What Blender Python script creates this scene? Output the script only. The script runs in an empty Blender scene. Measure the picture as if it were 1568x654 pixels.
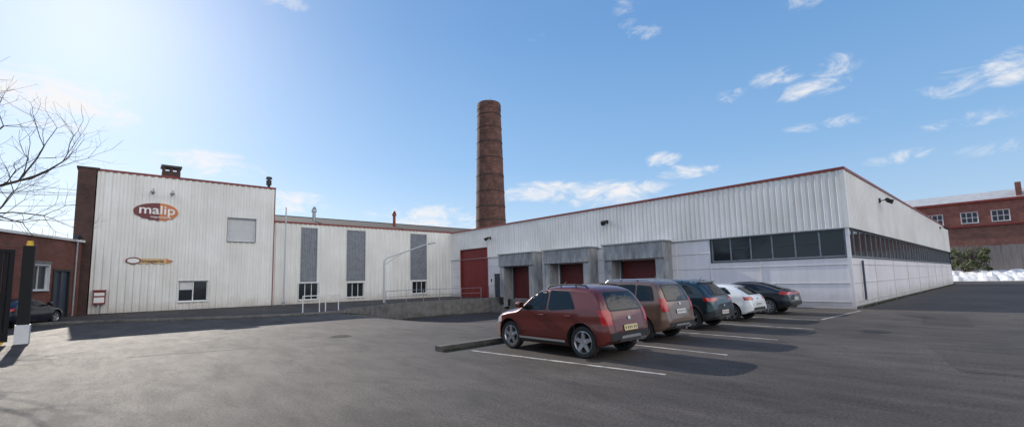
import bpy, bmesh, math, random
import numpy as np
from mathutils import Vector, Matrix
from mathutils.bvhtree import BVHTree
random.seed(7)
scene=bpy.context.scene
COL=bpy.context.collection
SUN_AZ=94.0; SUN_EL=28.3

# ------------------------------------------------------------ materials
def mat(name,col,rough=.6,metal=0.,var=.0,vscale=3.,bump=0.,bscale=40.,coat=0.,spec=.5,col2=None,stretch=(1,1,1)):
    m=bpy.data.materials.new(name);m.use_nodes=True
    nt=m.node_tree;b=nt.nodes['Principled BSDF']
    b.inputs['Base Color'].default_value=(*col,1);b.inputs['Roughness'].default_value=rough
    b.inputs['Metallic'].default_value=metal;b.inputs['Coat Weight'].default_value=coat
    b.inputs['Coat Roughness'].default_value=.04
    b.inputs['Specular IOR Level'].default_value=spec
    if var>0 or bump>0:
        tc=nt.nodes.new('ShaderNodeTexCoord');mp=nt.nodes.new('ShaderNodeMapping')
        mp.inputs['Scale'].default_value=stretch
        nt.links.new(tc.outputs['Object'],mp.inputs['Vector'])
    if var>0:
        n=nt.nodes.new('ShaderNodeTexNoise');n.inputs['Scale'].default_value=vscale;n.inputs['Detail'].default_value=6;n.inputs['Roughness'].default_value=.65
        nt.links.new(mp.outputs[0],n.inputs['Vector'])
        r=nt.nodes.new('ShaderNodeValToRGB')
        c2=col2 if col2 else tuple(c*(1-var) for c in col)
        r.color_ramp.elements[0].position=.33;r.color_ramp.elements[1].position=.62
        r.color_ramp.elements[0].color=(*c2,1);r.color_ramp.elements[1].color=(*col,1)
        nt.links.new(n.outputs['Fac'],r.inputs[0]);nt.links.new(r.outputs[0],b.inputs['Base Color'])
    if bump>0:
        n2=nt.nodes.new('ShaderNodeTexNoise');n2.inputs['Scale'].default_value=bscale;n2.inputs['Detail'].default_value=4
        nt.links.new(mp.outputs[0],n2.inputs['Vector'])
        bp=nt.nodes.new('ShaderNodeBump');bp.inputs['Strength'].default_value=bump;bp.inputs['Distance'].default_value=.01
        nt.links.new(n2.outputs['Fac'],bp.inputs['Height']);nt.links.new(bp.outputs[0],b.inputs['Normal'])
    return m

def brick_mat(name,c1,c2,mortar,sc=1.,dirt=.5):
    m=bpy.data.materials.new(name);m.use_nodes=True;nt=m.node_tree;b=nt.nodes['Principled BSDF'];b.inputs['Roughness'].default_value=.85
    uv=nt.nodes.new('ShaderNodeUVMap')
    br=nt.nodes.new('ShaderNodeTexBrick');br.inputs['Color1'].default_value=(*c1,1);br.inputs['Color2'].default_value=(*c2,1);br.inputs['Mortar'].default_value=(*mortar,1)
    br.inputs['Scale'].default_value=1;br.inputs['Brick Width'].default_value=.23*sc;br.inputs['Row Height'].default_value=.075*sc;br.inputs['Mortar Size'].default_value=.008*sc
    nt.links.new(uv.outputs[0],br.inputs['Vector'])
    n=nt.nodes.new('ShaderNodeTexNoise');n.inputs['Scale'].default_value=.7;n.inputs['Detail'].default_value=8;n.inputs['Roughness'].default_value=.75
    nt.links.new(uv.outputs[0],n.inputs['Vector'])
    r=nt.nodes.new('ShaderNodeValToRGB');r.color_ramp.elements[0].position=.3;r.color_ramp.elements[1].position=.7
    r.color_ramp.elements[0].color=(1-dirt,1-dirt,1-dirt,1);r.color_ramp.elements[1].color=(1.25,1.2,1.15,1)
    nt.links.new(n.outputs['Fac'],r.inputs[0])
    mx=nt.nodes.new('ShaderNodeMix');mx.data_type='RGBA';mx.blend_type='MULTIPLY';mx.inputs[0].default_value=1
    nt.links.new(br.outputs['Color'],mx.inputs[6]);nt.links.new(r.outputs[0],mx.inputs[7]);nt.links.new(mx.outputs[2],b.inputs['Base Color'])
    bp=nt.nodes.new('ShaderNodeBump');bp.inputs['Strength'].default_value=.5;bp.inputs['Distance'].default_value=.01;bp.invert=True
    nt.links.new(br.outputs['Fac'],bp.inputs['Height']);nt.links.new(bp.outputs[0],b.inputs['Normal'])
    return m

def clad_mat(name,col,dirtcol,amount=.5,rough=.5):
    # painted sheet metal with vertical weather streaks and grime towards the foot (real stains, UV in metres)
    m=bpy.data.materials.new(name);m.use_nodes=True;nt=m.node_tree;b=nt.nodes['Principled BSDF'];b.inputs['Roughness'].default_value=rough
    uv=nt.nodes.new('ShaderNodeUVMap')
    mp=nt.nodes.new('ShaderNodeMapping');mp.inputs['Scale'].default_value=(2.2,.12,1)
    nt.links.new(uv.outputs[0],mp.inputs['Vector'])
    n=nt.nodes.new('ShaderNodeTexNoise');n.inputs['Scale'].default_value=1.6;n.inputs['Detail'].default_value=7;n.inputs['Roughness'].default_value=.7
    nt.links.new(mp.outputs[0],n.inputs['Vector'])
    n2=nt.nodes.new('ShaderNodeTexNoise');n2.inputs['Scale'].default_value=.35;n2.inputs['Detail'].default_value=5
    nt.links.new(uv.outputs[0],n2.inputs['Vector'])
    ad=nt.nodes.new('ShaderNodeMath');ad.operation='MULTIPLY';nt.links.new(n.outputs['Fac'],ad.inputs[0]);nt.links.new(n2.outputs['Fac'],ad.inputs[1])
    r=nt.nodes.new('ShaderNodeValToRGB');r.color_ramp.elements[0].position=.16;r.color_ramp.elements[1].position=.34
    r.color_ramp.elements[0].color=(*[c*(1-amount)+d*amount for c,d in zip(col,dirtcol)],1);r.color_ramp.elements[1].color=(*col,1)
    nt.links.new(ad.outputs[0],r.inputs[0])
    sx=nt.nodes.new('ShaderNodeSeparateXYZ');nt.links.new(uv.outputs[0],sx.inputs[0])
    n3=nt.nodes.new('ShaderNodeTexNoise');n3.inputs['Scale'].default_value=1.3;n3.inputs['Detail'].default_value=5;nt.links.new(uv.outputs[0],n3.inputs['Vector'])
    s1=nt.nodes.new('ShaderNodeMath');s1.operation='MULTIPLY_ADD';s1.inputs[1].default_value=-1.2;nt.links.new(n3.outputs['Fac'],s1.inputs[0]);nt.links.new(sx.outputs[1],s1.inputs[2])
    mr=nt.nodes.new('ShaderNodeMapRange');mr.inputs[1].default_value=-.5;mr.inputs[2].default_value=.25;mr.inputs[3].default_value=.65;mr.inputs[4].default_value=0
    nt.links.new(s1.outputs[0],mr.inputs[0])
    mx=nt.nodes.new('ShaderNodeMix');mx.data_type='RGBA';nt.links.new(mr.outputs[0],mx.inputs[0]);nt.links.new(r.outputs[0],mx.inputs[6]);mx.inputs[7].default_value=(*dirtcol,1)
    nt.links.new(mx.outputs[2],b.inputs['Base Color'])
    return m

M={}
M['clad']=clad_mat('cladding_white',(.84,.83,.79),(.48,.43,.37),.32)
M['clad2']=clad_mat('cladding_pale',(.82,.81,.79),(.44,.40,.35),.35)
M['panel']=clad_mat('sandwich_panel',(.82,.79,.82),(.36,.33,.30),.22,.45)
M['louvre']=mat('louvre_grey',(.28,.30,.335),.5,.1,.3,4)
M['white']=mat('white_paint',(.78,.78,.76),.5,0,.12,5)
M['shutter']=mat('shutter_grey',(.64,.65,.66),.5,0,.12,5)
M['trim']=mat('trim_red',(.26,.04,.03),.5,0,.3,2)
M['darktrim']=mat('dark_trim',(.04,.03,.027),.7,0,.3,3)
M['brick']=brick_mat('brick_red',(.22,.06,.038),(.16,.042,.03),(.18,.14,.12))
M['brickdark']=brick_mat('brick_dark',(.10,.045,.035),(.065,.032,.028),(.09,.07,.065))
M['brickch']=brick_mat('brick_chimney',(.21,.08,.055),(.095,.038,.03),(.18,.14,.12),1.6,.78)
M['brickfar']=brick_mat('brick_far',(.26,.10,.075),(.20,.075,.06),(.25,.18,.15),2,.45)
M['roof']=mat('roof_bitumen',(.06,.05,.045),.9,0,.4,1.5)
M['roofgrey']=mat('roof_grey',(.42,.43,.45),.6,0,.2,1)
M['glass']=mat('window_glass',(.018,.024,.03),.06,bump=.15,bscale=1.5)
M['carglass']=mat('car_glass',(.006,.008,.009),.03)
M['frame']=mat('window_frame',(.06,.065,.075),.45,0,.2,5)
M['galv']=mat('galvanised',(.42,.43,.44),.45,.6,.3,8)
M['concrete']=mat('concrete',(.20,.19,.18),.85,0,.45,2.2,.4,30)
M['concdark']=mat('concrete_dark',(.10,.095,.09),.9,0,.5,2.5,.4,30)
M['dockgrey']=mat('dock_grey',(.40,.41,.42),.6,.1,.5,2.2,stretch=(1,1,.35))
M['dockred']=mat('dock_red',(.13,.016,.016),.5,0,.3,3)
M['doorred']=mat('door_red',(.24,.025,.025),.5,0,.2,2)
M['black']=mat('black_plastic',(.02,.02,.022),.5,0,.2,8)
M['blackpaint']=mat('black_paint',(.010,.010,.012),.6,0,0,spec=.25)
M['rubber']=mat('rubber',(.022,.022,.022),.8,0,.3,12)
M['alu']=mat('alloy',(.55,.56,.58),.28,.9)
M['chrome']=mat('silver_trim',(.5,.5,.5),.3,.8)
M['yellow']=mat('yellow_paint',(.7,.42,.03),.5)
M['redlamp']=mat('red_lamp',(.42,.008,.008),.12,0,coat=.6)
M['clearlamp']=mat('clear_lamp',(.55,.56,.58),.1,.3,coat=1)
M['platew']=mat('plate_white',(.65,.65,.62),.4)
M['platey']=mat('plate_yellow',(.62,.52,.26),.4)
M['signred']=mat('sign_maroon',(.16,.03,.035),.4,0)
M['signor']=mat('sign_orange',(.6,.2,.06),.4,0)
M['signwhite']=mat('sign_white',(.85,.83,.8),.4,0)
M['signtan']=mat('sign_tan',(.62,.45,.22),.5,0)
M['bluegrey']=mat('blue_grey_door',(.045,.06,.09),.45,0,.2,3)
M['bark']=mat('bark',(.085,.062,.05),.9,0,.4,6)
M['leaf']=mat('leaf',(.055,.075,.025),.7,0,.5,.9)
M['leaf2']=mat('leaf_light',(.10,.11,.035),.7,0,.4,.9)
M['wood']=mat('weathered_wood',(.25,.225,.215),.85,0,.45,2.5,stretch=(1,6,.2))
M['gravel']=mat('pale_rubble',(.80,.80,.80),.9,0,.35,1.6,1.,12)
M['grass']=mat('grass',(.06,.075,.03),.95,0,.5,.8)
M['linew']=mat('road_paint',(.46,.45,.42),.75,0,.55,2.6,col2=(.12,.115,.11))
M['liney']=mat('road_paint_worn',(.30,.27,.20),.8,0,.6,3.2,col2=(.08,.075,.07))
M['lamp']=mat('lamp_housing',(.50,.52,.54),.4,.2)
M['iron']=mat('cast_iron',(.045,.04,.038),.6,.5,.4,20)

def asphalt(name,f0=1.,off=0.):
    m=bpy.data.materials.new(name);m.use_nodes=True;nt=m.node_tree;b=nt.nodes['Principled BSDF']
    L=nt.links.new
    tc=nt.nodes.new('ShaderNodeTexCoord')
    def noise(s,d,r=.6,dist=0,st=None):
        n=nt.nodes.new('ShaderNodeTexNoise');n.inputs['Scale'].default_value=s;n.inputs['Detail'].default_value=d;n.inputs['Roughness'].default_value=r;n.inputs['Distortion'].default_value=dist
        if st:
            mp=nt.nodes.new('ShaderNodeMapping');mp.inputs['Location'].default_value=(off,off,0);mp.inputs['Scale'].default_value=st;mp.inputs['Rotation'].default_value=(0,0,.5);L(tc.outputs['Object'],mp.inputs[0]);L(mp.outputs[0],n.inputs[0])
        else: L(tc.outputs['Object'],n.inputs['Vector'])
        return n
    def ramp(a,b_,ca,cb):
        r=nt.nodes.new('ShaderNodeValToRGB');r.color_ramp.elements[0].position=a;r.color_ramp.elements[1].position=b_
        r.color_ramp.elements[0].color=(*ca,1);r.color_ramp.elements[1].color=(*cb,1);return r
    big=noise(.13,5,.6,.6);r1=ramp(.38,.62,(.047*f0,.041*f0,.038*f0),(.080*f0,.070*f0,.064*f0));L(big.outputs['Fac'],r1.inputs[0])
    mid=noise(1.5,9,.8,.4,(1,.30,1));r2=ramp(.34,.66,(.58,.58,.58),(1.35,1.34,1.32));L(mid.outputs['Fac'],r2.inputs[0])
    fine=noise(26,5,.9);r3=ramp(.38,.62,(.30,.30,.30),(1.95,1.92,1.88));L(fine.outputs['Fac'],r3.inputs[0])
    def mul(a,c,f=1):
        x=nt.nodes.new('ShaderNodeMix');x.data_type='RGBA';x.blend_type='MULTIPLY';x.inputs[0].default_value=f;L(a,x.inputs[6]);L(c,x.inputs[7]);return x.outputs[2]
    c=mul(mul(r1.outputs[0],r2.outputs[0]),r3.outputs[0])
    wn=noise(.9,4,.6);
    wv=nt.nodes.new('ShaderNodeMix');wv.data_type='RGBA';wv.inputs[0].default_value=.25;L(tc.outputs['Object'],wv.inputs[6]);L(wn.outputs['Color'],wv.inputs[7])
    vo=nt.nodes.new('ShaderNodeTexVoronoi');vo.feature='DISTANCE_TO_EDGE';vo.inputs['Scale'].default_value=.2;L(wv.outputs[2],vo.inputs['Vector'])
    rc=ramp(.0,.004,(.6,.6,.6),(1,1,1));L(vo.outputs['Distance'],rc.inputs[0])
    c=mul(c,rc.outputs[0],.5)
    sp=noise(.55,3,.5);rs=ramp(.60,.74,(1,1,1),(.55,.55,.55));L(sp.outputs['Fac'],rs.inputs[0]);c=mul(c,rs.outputs[0])
    L(c,b.inputs['Base Color'])
    b.inputs['Specular IOR Level'].default_value=.36
    rr=nt.nodes.new('ShaderNodeMapRange');rr.inputs[1].default_value=.3;rr.inputs[2].default_value=.7;rr.inputs[3].default_value=.80;rr.inputs[4].default_value=.70
    L(mid.outputs['Fac'],rr.inputs[0]);L(rr.outputs[0],b.inputs['Roughness'])
    bp=nt.nodes.new('ShaderNodeBump');bp.inputs['Strength'].default_value=.9;bp.inputs['Distance'].default_value=.014
    L(fine.outputs['Fac'],bp.inputs['Height']);L(bp.outputs[0],b.inputs['Normal'])
    return m
M['asphalt']=asphalt('asphalt',.88)
M['asphalt2']=asphalt('asphalt_repair',.66,13.)

# ------------------------------------------------------------ mesh builder
class MB:
    def __init__(s,o=(0,0),ud=(1,0),nrm=(0,-1)):
        s.v=[];s.f=[];s.m=[];s.uv=[];s.mats=[]
        s.o=o;s.ud=ud;s.n=nrm
    def P(s,u,n,z): return (s.o[0]+s.ud[0]*u+s.n[0]*n, s.o[1]+s.ud[1]*u+s.n[1]*n, z)
    def mi(s,k):
        if k not in s.mats: s.mats.append(k)
        return s.mats.index(k)
    def face(s,pts,k,uv=None):
        i=len(s.v);s.v+=[tuple(p) for p in pts];s.f.append(list(range(i,i+len(pts))));s.m.append(s.mi(k));s.uv.append(uv or [(0,0)]*len(pts))
    def box(s,u0,u1,n0,n1,z0,z1,k):
        c=[(u,n,z) for u in(u0,u1) for n in(n0,n1) for z in(z0,z1)]
        for q in [(0,1,3,2),(4,6,7,5),(0,4,5,1),(2,3,7,6),(0,2,6,4),(1,5,7,3)]:
            pts=[s.P(*c[a]) for a in q]
            du=abs(c[q[0]][0]-c[q[2]][0])
            uv=[((c[a][0] if du>1e-6 else c[a][1]),c[a][2]) if abs(c[q[0]][2]-c[q[2]][2])>1e-6 else (c[a][0],c[a][1]) for a in q]
            s.face(pts,k,uv)
    def tube(s,p0,p1,r0,r1,k,n=8,cap=True):
        p0=Vector(p0);p1=Vector(p1);d=(p1-p0)
        if d.length<1e-6:return
        d.normalize();a=d.orthogonal().normalized();b=d.cross(a)
        A=[p0+(a*math.cos(t)+b*math.sin(t))*r0 for t in [2*math.pi*i/n for i in range(n)]]
        B=[p1+(a*math.cos(t)+b*math.sin(t))*r1 for t in [2*math.pi*i/n for i in range(n)]]
        for i in range(n):
            j=(i+1)%n;s.face([A[i],A[j],B[j],B[i]],k)
        if cap:s.face(A[::-1],k);s.face(B,k)
    def lathe(s,c,prof,k,n=32,axis='z',uvr=None):
        rings=[]
        for r,h in prof:
            ring=[]
            for i in range(n+1):
                t=2*math.pi*i/n
                if axis=='z': ring.append((c[0]+r*math.cos(t),c[1]+r*math.sin(t),c[2]+h))
                else: ring.append((c[0]+r*math.cos(t),c[1]+h,c[2]+r*math.sin(t)))
            rings.append(ring)
        for a in range(len(rings)-1):
            for i in range(n):
                R=uvr or 1
                uv=[(2*math.pi*R*i/n,prof[a][1]),(2*math.pi*R*(i+1)/n,prof[a][1]),(2*math.pi*R*(i+1)/n,prof[a+1][1]),(2*math.pi*R*i/n,prof[a+1][1])]
                s.face([rings[a][i],rings[a][i+1],rings[a+1][i+1],rings[a+1][i]],k,uv)
    def panel(s,L,z0,z1,k,holes=[],period=0,depth=0,n0=0,u0=0):
        us={u0,L}
        if period:
            q=math.floor(u0/period)
            while q*period<L:
                for a in (0,.35,.5,.85):
                    u=(q+a)*period
                    if u0<u<L: us.add(u)
                q+=1
        for h in holes: us.add(h[0]);us.add(h[1])
        us=sorted(us)
        def d(u):
            if not period:return n0
            a=(u/period)%1.
            if a<=.35:return n0
            if a<=.5:return n0+depth*(a-.35)/.15
            if a<=.85:return n0+depth
            return n0+depth*(1-(a-.85)/.15)
        for a,b in zip(us[:-1],us[1:]):
            m=(a+b)/2;segs=[(z0,z1)]
            for h in holes:
                if h[0]<m<h[1]:
                    ns=[]
                    for (p,q) in segs:
                        if h[3]<=p or h[2]>=q: ns.append((p,q));continue
                        if h[2]>p: ns.append((p,h[2]))
                        if h[3]<q: ns.append((h[3],q))
                    segs=ns
            for p,q in segs:
                s.face([s.P(a,d(a),p),s.P(b,d(b),p),s.P(b,d(b),q),s.P(a,d(a),q)],k,[(a,p),(b,p),(b,q),(a,q)])
    def window(s,h,glass='glass',fr='frame',reveal='white',rec=.12,nv=1,nh=0,fw=.06,sill=True,out=.07):
        u0,u1,z0,z1=h
        P=s.P
        s.face([P(u0,-rec,z0),P(u1,-rec,z0),P(u1,-rec,z1),P(u0,-rec,z1)],glass)
        t=.05
        s.box(u0-t,u0,-rec-.02,out,z0-t,z1+t,reveal);s.box(u1,u1+t,-rec-.02,out,z0-t,z1+t,reveal)
        s.box(u0,u1,-rec-.02,out,z1,z1+t,reveal)
        s.box(u0,u1,-rec-.02,out+(.06 if sill else 0),z0-t,z0,reveal)
        a=-rec+.003;b=-rec+.05
        s.box(u0,u0+fw,a,b,z0,z1,fr);s.box(u1-fw,u1,a,b,z0,z1,fr);s.box(u0+fw,u1-fw,a,b,z0,z0+fw,fr);s.box(u0+fw,u1-fw,a,b,z1-fw,z1,fr)
        for i in range(nv):
            c=u0+(u1-u0)*(i+1)/(nv+1);s.box(c-fw/2,c+fw/2,a,b-.004,z0+fw,z1-fw,fr)
        for i in range(nh):
            c=z0+(z1-z0)*(i+1)/(nh+1);s.box(u0+fw,u1-fw,a,b-.012,c-fw/2,c+fw/2,fr)
    def obj(s,name,parent=None,smooth=None,merge=False):
        me=bpy.data.meshes.new(name);me.from_pydata(s.v,[],s.f)
        for k in s.mats: me.materials.append(M[k])
        me.polygons.foreach_set('material_index',s.m)
        uvl=me.uv_layers.new(name='UVMap')
        flat=[c for f in s.uv for p in f for c in p]
        uvl.data.foreach_set('uv',flat)
        if merge or smooth:
            bm=bmesh.new();bm.from_mesh(me);bmesh.ops.remove_doubles(bm,verts=bm.verts,dist=1e-4);bmesh.ops.recalc_face_normals(bm,faces=bm.faces);bm.to_mesh(me);bm.free()
        if smooth:
            me.polygons.foreach_set('use_smooth',[True]*len(me.polygons));me.set_sharp_from_angle(angle=math.radians(smooth))
        me.update()
        o=bpy.data.objects.new(name,me);COL.objects.link(o)
        if parent:o.parent=parent
        return o
def empty(name,loc=(0,0,0)):
    e=bpy.data.objects.new(name,None);COL.objects.link(e);e.location=loc;e.empty_display_size=.3;return e

# ------------------------------------------------------------ ground
def sm(a,b,x):
    t=min(1,max(0,(x-a)/(b-a)));return t*t*(3-2*t)
def gz(x,y):
    return -1.05*sm(9,16.5,x)*sm(13.5,21,y)*(1-sm(46,52,x))*(1-sm(44,50,y))
xs=sorted(set([-1500,-700,-300,-150,-80,-45,-25]+[i*1. for i in range(-14,8)]+[7.5+i*.5 for i in range(0,45)]+[31,33,36,40,44,46,48,50,52,56,64,80,110,160,300,700,1500]))
ys=sorted(set([-1500,-700,-300,-120,-50,-25]+[i*1. for i in range(-12,13)]+[12.5+i*.5 for i in range(0,30)]+[28,30,32,34,37,40,43,44,46,48,50,54,60,70,90,140,300,700,1500]))
vs=[(x,y,gz(x,y)) for y in ys for x in xs];nx=len(xs)
fs=[(j*nx+i,j*nx+i+1,(j+1)*nx+i+1,(j+1)*nx+i) for j in range(len(ys)-1) for i in range(nx-1)]
me=bpy.data.meshes.new('ground');me.from_pydata(vs,[],fs);me.materials.append(M['asphalt']);me.polygons.foreach_set('use_smooth',[True]*len(fs))
g=bpy.data.objects.new('ground',me);COL.objects.link(g)

poly=[(-7,32.9),(-3.4,32.4),(-1,31.9),(1,30.6),(3,29.2),(5,28.0),(7,27.2),(9,26.9),(10.5,27.3),(12.5,28.6),(14.5,30.1),(16.8,31.2),(20,31.5),(24,31.3),(26.6,31.3),(26.6,39.6),(-7,39.6)]
mb=MB()
z1=.12
mb.face([(x,y,z1) for x,y in poly],'asphalt')
for i in range(len(poly)-2):
    a,b=poly[i],poly[i+1]
    mb.face([(a[0],a[1],-1.3),(b[0],b[1],-1.3),(b[0],b[1],z1),(a[0],a[1],z1)],'concdark')
plat=mb.obj('pavement')
def ribbon(name,pts,w,z0,z1,k,closed=False,parent=None):
    mb=MB();n=len(pts);off=[]
    for i,p in enumerate(pts):
        a=Vector(pts[max(0,i-1)]);b=Vector(pts[min(n-1,i+1)]);d=(b-a).normalized();nn=Vector((-d.y,d.x));off.append((Vector(p)+nn*w/2,Vector(p)-nn*w/2))
    for i in range(n-1):
        (a,b),(c,d)=off[i],off[i+1]
        A=lambda v,z:(v.x,v.y,z)
        mb.face([A(a,z1),A(b,z1),A(d,z1),A(c,z1)],k)
        mb.face([A(a,z0),A(a,z1),A(c,z1),A(c,z0)],k);mb.face([A(b,z0),A(d,z0),A(d,z1),A(b,z1)],k)
    for (a,b) in (off[0],off[-1]): mb.face([(a.x,a.y,z0),(b.x,b.y,z0),(b.x,b.y,z1),(a.x,a.y,z1)],k)
    return mb.obj(name,parent)
ribbon('kerb',poly[:9],.16,-.05,.135,'concrete')
ribbon('retaining_wall',poly[8:15],.26,-1.3,.2,'concrete')
ribbon('kerb',[(6.1,9.75),(8.4,9.85),(14,9.9),(24,9.9)],.22,-.05,.13,'concdark')
mb=MB();mb.face([(-60,52,.03),(-9,52,.03),(-9,90,.03),(-60,90,.03)],'grass');mb.obj('grass_verge')
# old repair patches in the yard (kept apart from each other and from the markings)
mb=MB()
for pts in ([(.2,15.0),(3.0,14.2),(3.6,16.8),(.7,17.6)],[(11.5,-1.5),(15.2,-.6),(14.6,1.6),(11.0,.8)],[(20.,1.0),(24.,1.4),(23.8,2.6),(19.8,2.2)]):
    mb.face([(x,y,.004) for x,y in pts],'asphalt2')
mb.obj('asphalt_patches')

def line(mb,a,b,w,k):
    a=Vector(a);b=Vector(b);n=max(1,int((b-a).length/.5));d=(b-a).normalized();nn=Vector((-d.y,d.x))*w/2
    for i in range(n):
        p=a.lerp(b,i/n);q=a.lerp(b,(i+1)/n)
        P=lambda v:(v.x,v.y,gz(v.x,v.y)+.004)
        mb.face([P(p+nn),P(p-nn),P(q-nn),P(q+nn)],k)
mb=MB()
line(mb,(6.75,9.2),(7.45,4.3),.10,'linew')
for x in (10.15,13.3,16.5,19.75):
    line(mb,(x,9.2),(x,5.06 if x>19 else 4.35),.09,'linew')
line(mb,(19.95,5.0),(25.5,4.85),.09,'linew')
line(mb,(9.5,17.4),(13.2,15.6),.10,'liney');line(mb,(9.2,18.6),(12.3,18.9),.10,'liney')
mb.obj('parking_markings')
for (x,y) in ((5.6,15.0),(16.8,2.9)):
    e=empty('manhole_cover');mb=MB()
    mb.lathe((x,y,0),[(.36,.003),(.36,.010),(.30,.010),(.30,.006),(.001,.006)],'iron',28)
    for i in range(-3,4): 
        hw=math.sqrt(max(0,.28**2-(i*.08)**2));mb.box(x-hw,x+hw,-y+i*.08-.012,-y+i*.08+.012,.0062,.0095,'iron')
    o=mb.obj('lid',e)
def weeds(name,pts,n,w,seed,s=.05,zf=None):
    rnd=random.Random(seed);mb=MB()
    for _ in range(n):
        i=rnd.randrange(len(pts)-1);t=rnd.random();p=Vector(pts[i]).lerp(Vector(pts[i+1]),t);p+=Vector((rnd.gauss(0,w),rnd.gauss(0,w)))
        z=zf if zf is not None else gz(p.x,p.y);base=Vector((p.x,p.y,z))
        for k in range(rnd.randint(2,6)):
            a=rnd.uniform(0,6.28);h=s*rnd.uniform(.5,1.8);d=Vector((math.cos(a),math.sin(a),0))
            q=Vector((-d.y,d.x,0))*s*.18
            mb.face([base-q,base+q,base+d*h*.6+Vector((0,0,h))],'leaf' if rnd.random()<.6 else 'leaf2')
    mb.obj(name)
weeds('weeds',[(x,y-.13) for x,y in poly[:9]],420,.05,3,.055)
weeds('weeds',[(x,y-.2) for x,y in poly[8:14]],260,.06,8,.09)
weeds('weeds',[(6.1,9.6),(8.4,9.7),(14,9.75),(24,9.75)],260,.03,4,.05)
weeds('weeds',[(CXX,5.12) for CXX in (26.7,40,60,77)],500,.04,5,.07,0.)

# ------------------------------------------------------------ tall office block
office=empty('office_block',(0,0,0))
AX,YA,BX,H2=-1.55,39.77,9.25,9.62
mb=MB((AX,YA),(1,0),(0,-1))
W1=(7.55,9.45,5.2,7.0);W2=(4.65,6.45,.7,2.2)
mb.panel(BX-AX,.1,H2,'clad',[W1,W2],.4,.055)
mb.obj('facade_cladding',office)
mb=MB((AX,YA),(1,0),(0,-1))
mb.window(W1,glass='shutter',fr='white',reveal='louvre',nv=0,nh=0,fw=.07)
for i in range(12): mb.box(W1[0]+.08,W1[1]-.08,-.115,-.095,W1[2]+.1+i*.14,W1[2]+.19+i*.14,'shutter')
mb.window(W2,nv=1,fr='white',fw=.07)
mb.box(W2[0]+.1,W2[0]+.85,-.117,-.11,W2[2]+.85,W2[3]-.1,'shutter')
mb.obj('windows',office)
mb=MB((AX,YA),(1,0),(0,-1))
mb.box(-.06,BX-AX+.06,-.3,.09,H2,H2+.13,'trim')
mb.box(0,BX-AX,-.02,.07,.0,.14,'concdark')
mb.box(BX-AX,BX-AX+.04,-.3,.06,.1,H2,'trim')
mb.obj('parapet_trim',office)
mb=MB((AX,YA),(1,0),(0,-1));mb.box(0,BX-AX-.02,-10,-.2,0,H2-.1,'clad2');mb.obj('core_walls',office)
mb=MB((AX,YA),(1,0),(0,-1));mb.box(-.95,-.06,-9,.10,0,H2+.05,'brickdark');mb.box(-1.02,.1,-9.0,.14,H2+.05,H2+.17,'darktrim');mb.obj('brick_party_wall',office)
mb=MB((1.9,41.2),(1,0),(0,-1));mb.box(0,1.1,-1,0,9.4,10.45,'brickdark')
for u in (0.02,.92):
    for n in (-.98,-.18): mb.box(u,u+.16,n,n+.16,10.45,10.75,'brickdark')
mb.box(.47,.63,-.98,-.02,10.45,10.75,'brickdark')
mb.box(-.08,1.18,-1.08,.08,10.75,10.88,'concdark');mb.obj('brick_chimney_stack',office)
mb=MB();mb.tube((8.95,40.6,9.4),(8.95,40.6,10.55),.11,.11,'black',12);mb.tube((8.95,40.6,10.1),(8.95,40.6,10.5),.2,.2,'black',12);mb.tube((8.95,40.6,10.62),(8.95,40.6,10.78),.26,.2,'black',12);mb.obj('flue',office)
sign=empty('company_sign')
mb=MB()
cx,cz,a,b=1.63,7.1,1.25,.62
y0=YA-.09
N=48
for half,k in ((0,'signred'),(1,'signor')):
    pts=[]
    for i in range(N//2+1):
        t=math.pi/2+math.pi*i/(N//2)+(math.pi if half else 0)
        pts.append((cx+.18+a*math.cos(t)*(1.15 if not half else .85),y0,cz+b*math.sin(t)))
    mb.face(pts,k)
    for p,q in zip(pts[:-1],pts[1:]): mb.face([p,q,(q[0],y0+.06,q[2]),(p[0],y0+.06,p[2])],k)
mb.obj('sign_panel',sign)
def text(body,loc,size,k,parent,rot=0,ext=.008,sx=1):
    c=bpy.data.curves.new('lettering','FONT');c.body=body;c.size=size;c.extrude=ext;c.align_x='CENTER';c.align_y='CENTER';c.materials.append(M[k]);c.offset=.012*size
    o=bpy.data.objects.new('lettering',c);COL.objects.link(o);o.location=loc;o.rotation_euler=(math.pi/2,0,rot);o.scale=(sx,1,1);o.parent=parent;return o
text('malip',(1.68,y0-.02,7.2),.88,'signwhite',sign,sx=1.1)
text('imprimerie',(1.9,y0-.02,6.72),.2,'signwhite',sign,sx=1.3)
mb=MB()
for x in (1.35,2.45):
    mb.tube((x,YA,8.35),(x,YA-.45,8.5),.025,.025,'black',6);mb.tube((x-.13,YA-.5,8.42),(x+.13,YA-.5,8.42),.09,.09,'galv',8)
    mb.tube((x+.05,YA-.05,8.4),(x+.05,YA-.05,8.75),.03,.03,'galv',6)
mb.obj('sign_lamps',sign)
pen=empty('pencil_sign')
mb=MB();y1=YA-.08
mb.face([(.55,y1,3.42),(2.35,y1,3.42),(2.35,y1,3.78),(.55,y1,3.78)],'signtan')
mb.face([(2.35,y1,3.42),(2.75,y1,3.60),(2.35,y1,3.78)],'signor')
mb.face([(2.62,y1-.003,3.54),(2.75,y1-.003,3.60),(2.62,y1-.003,3.66)],'signred')
pts=[(.55+.42*math.cos(t),y1-.01,3.62+.24*math.sin(t)) for t in [2*math.pi*i/24 for i in range(24)]];mb.face(pts,'signred')
pts=[(.55+.33*math.cos(t),y1-.014,3.62+.16*math.sin(t)) for t in [2*math.pi*i/24 for i in range(24)]];mb.face(pts,'signwhite')
mb.obj('board',pen)
text('imagerie',(1.6,y1-.012,3.6),.3,'signred',pen,sx=1.2)
mbx=empty('letter_box')
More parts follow.
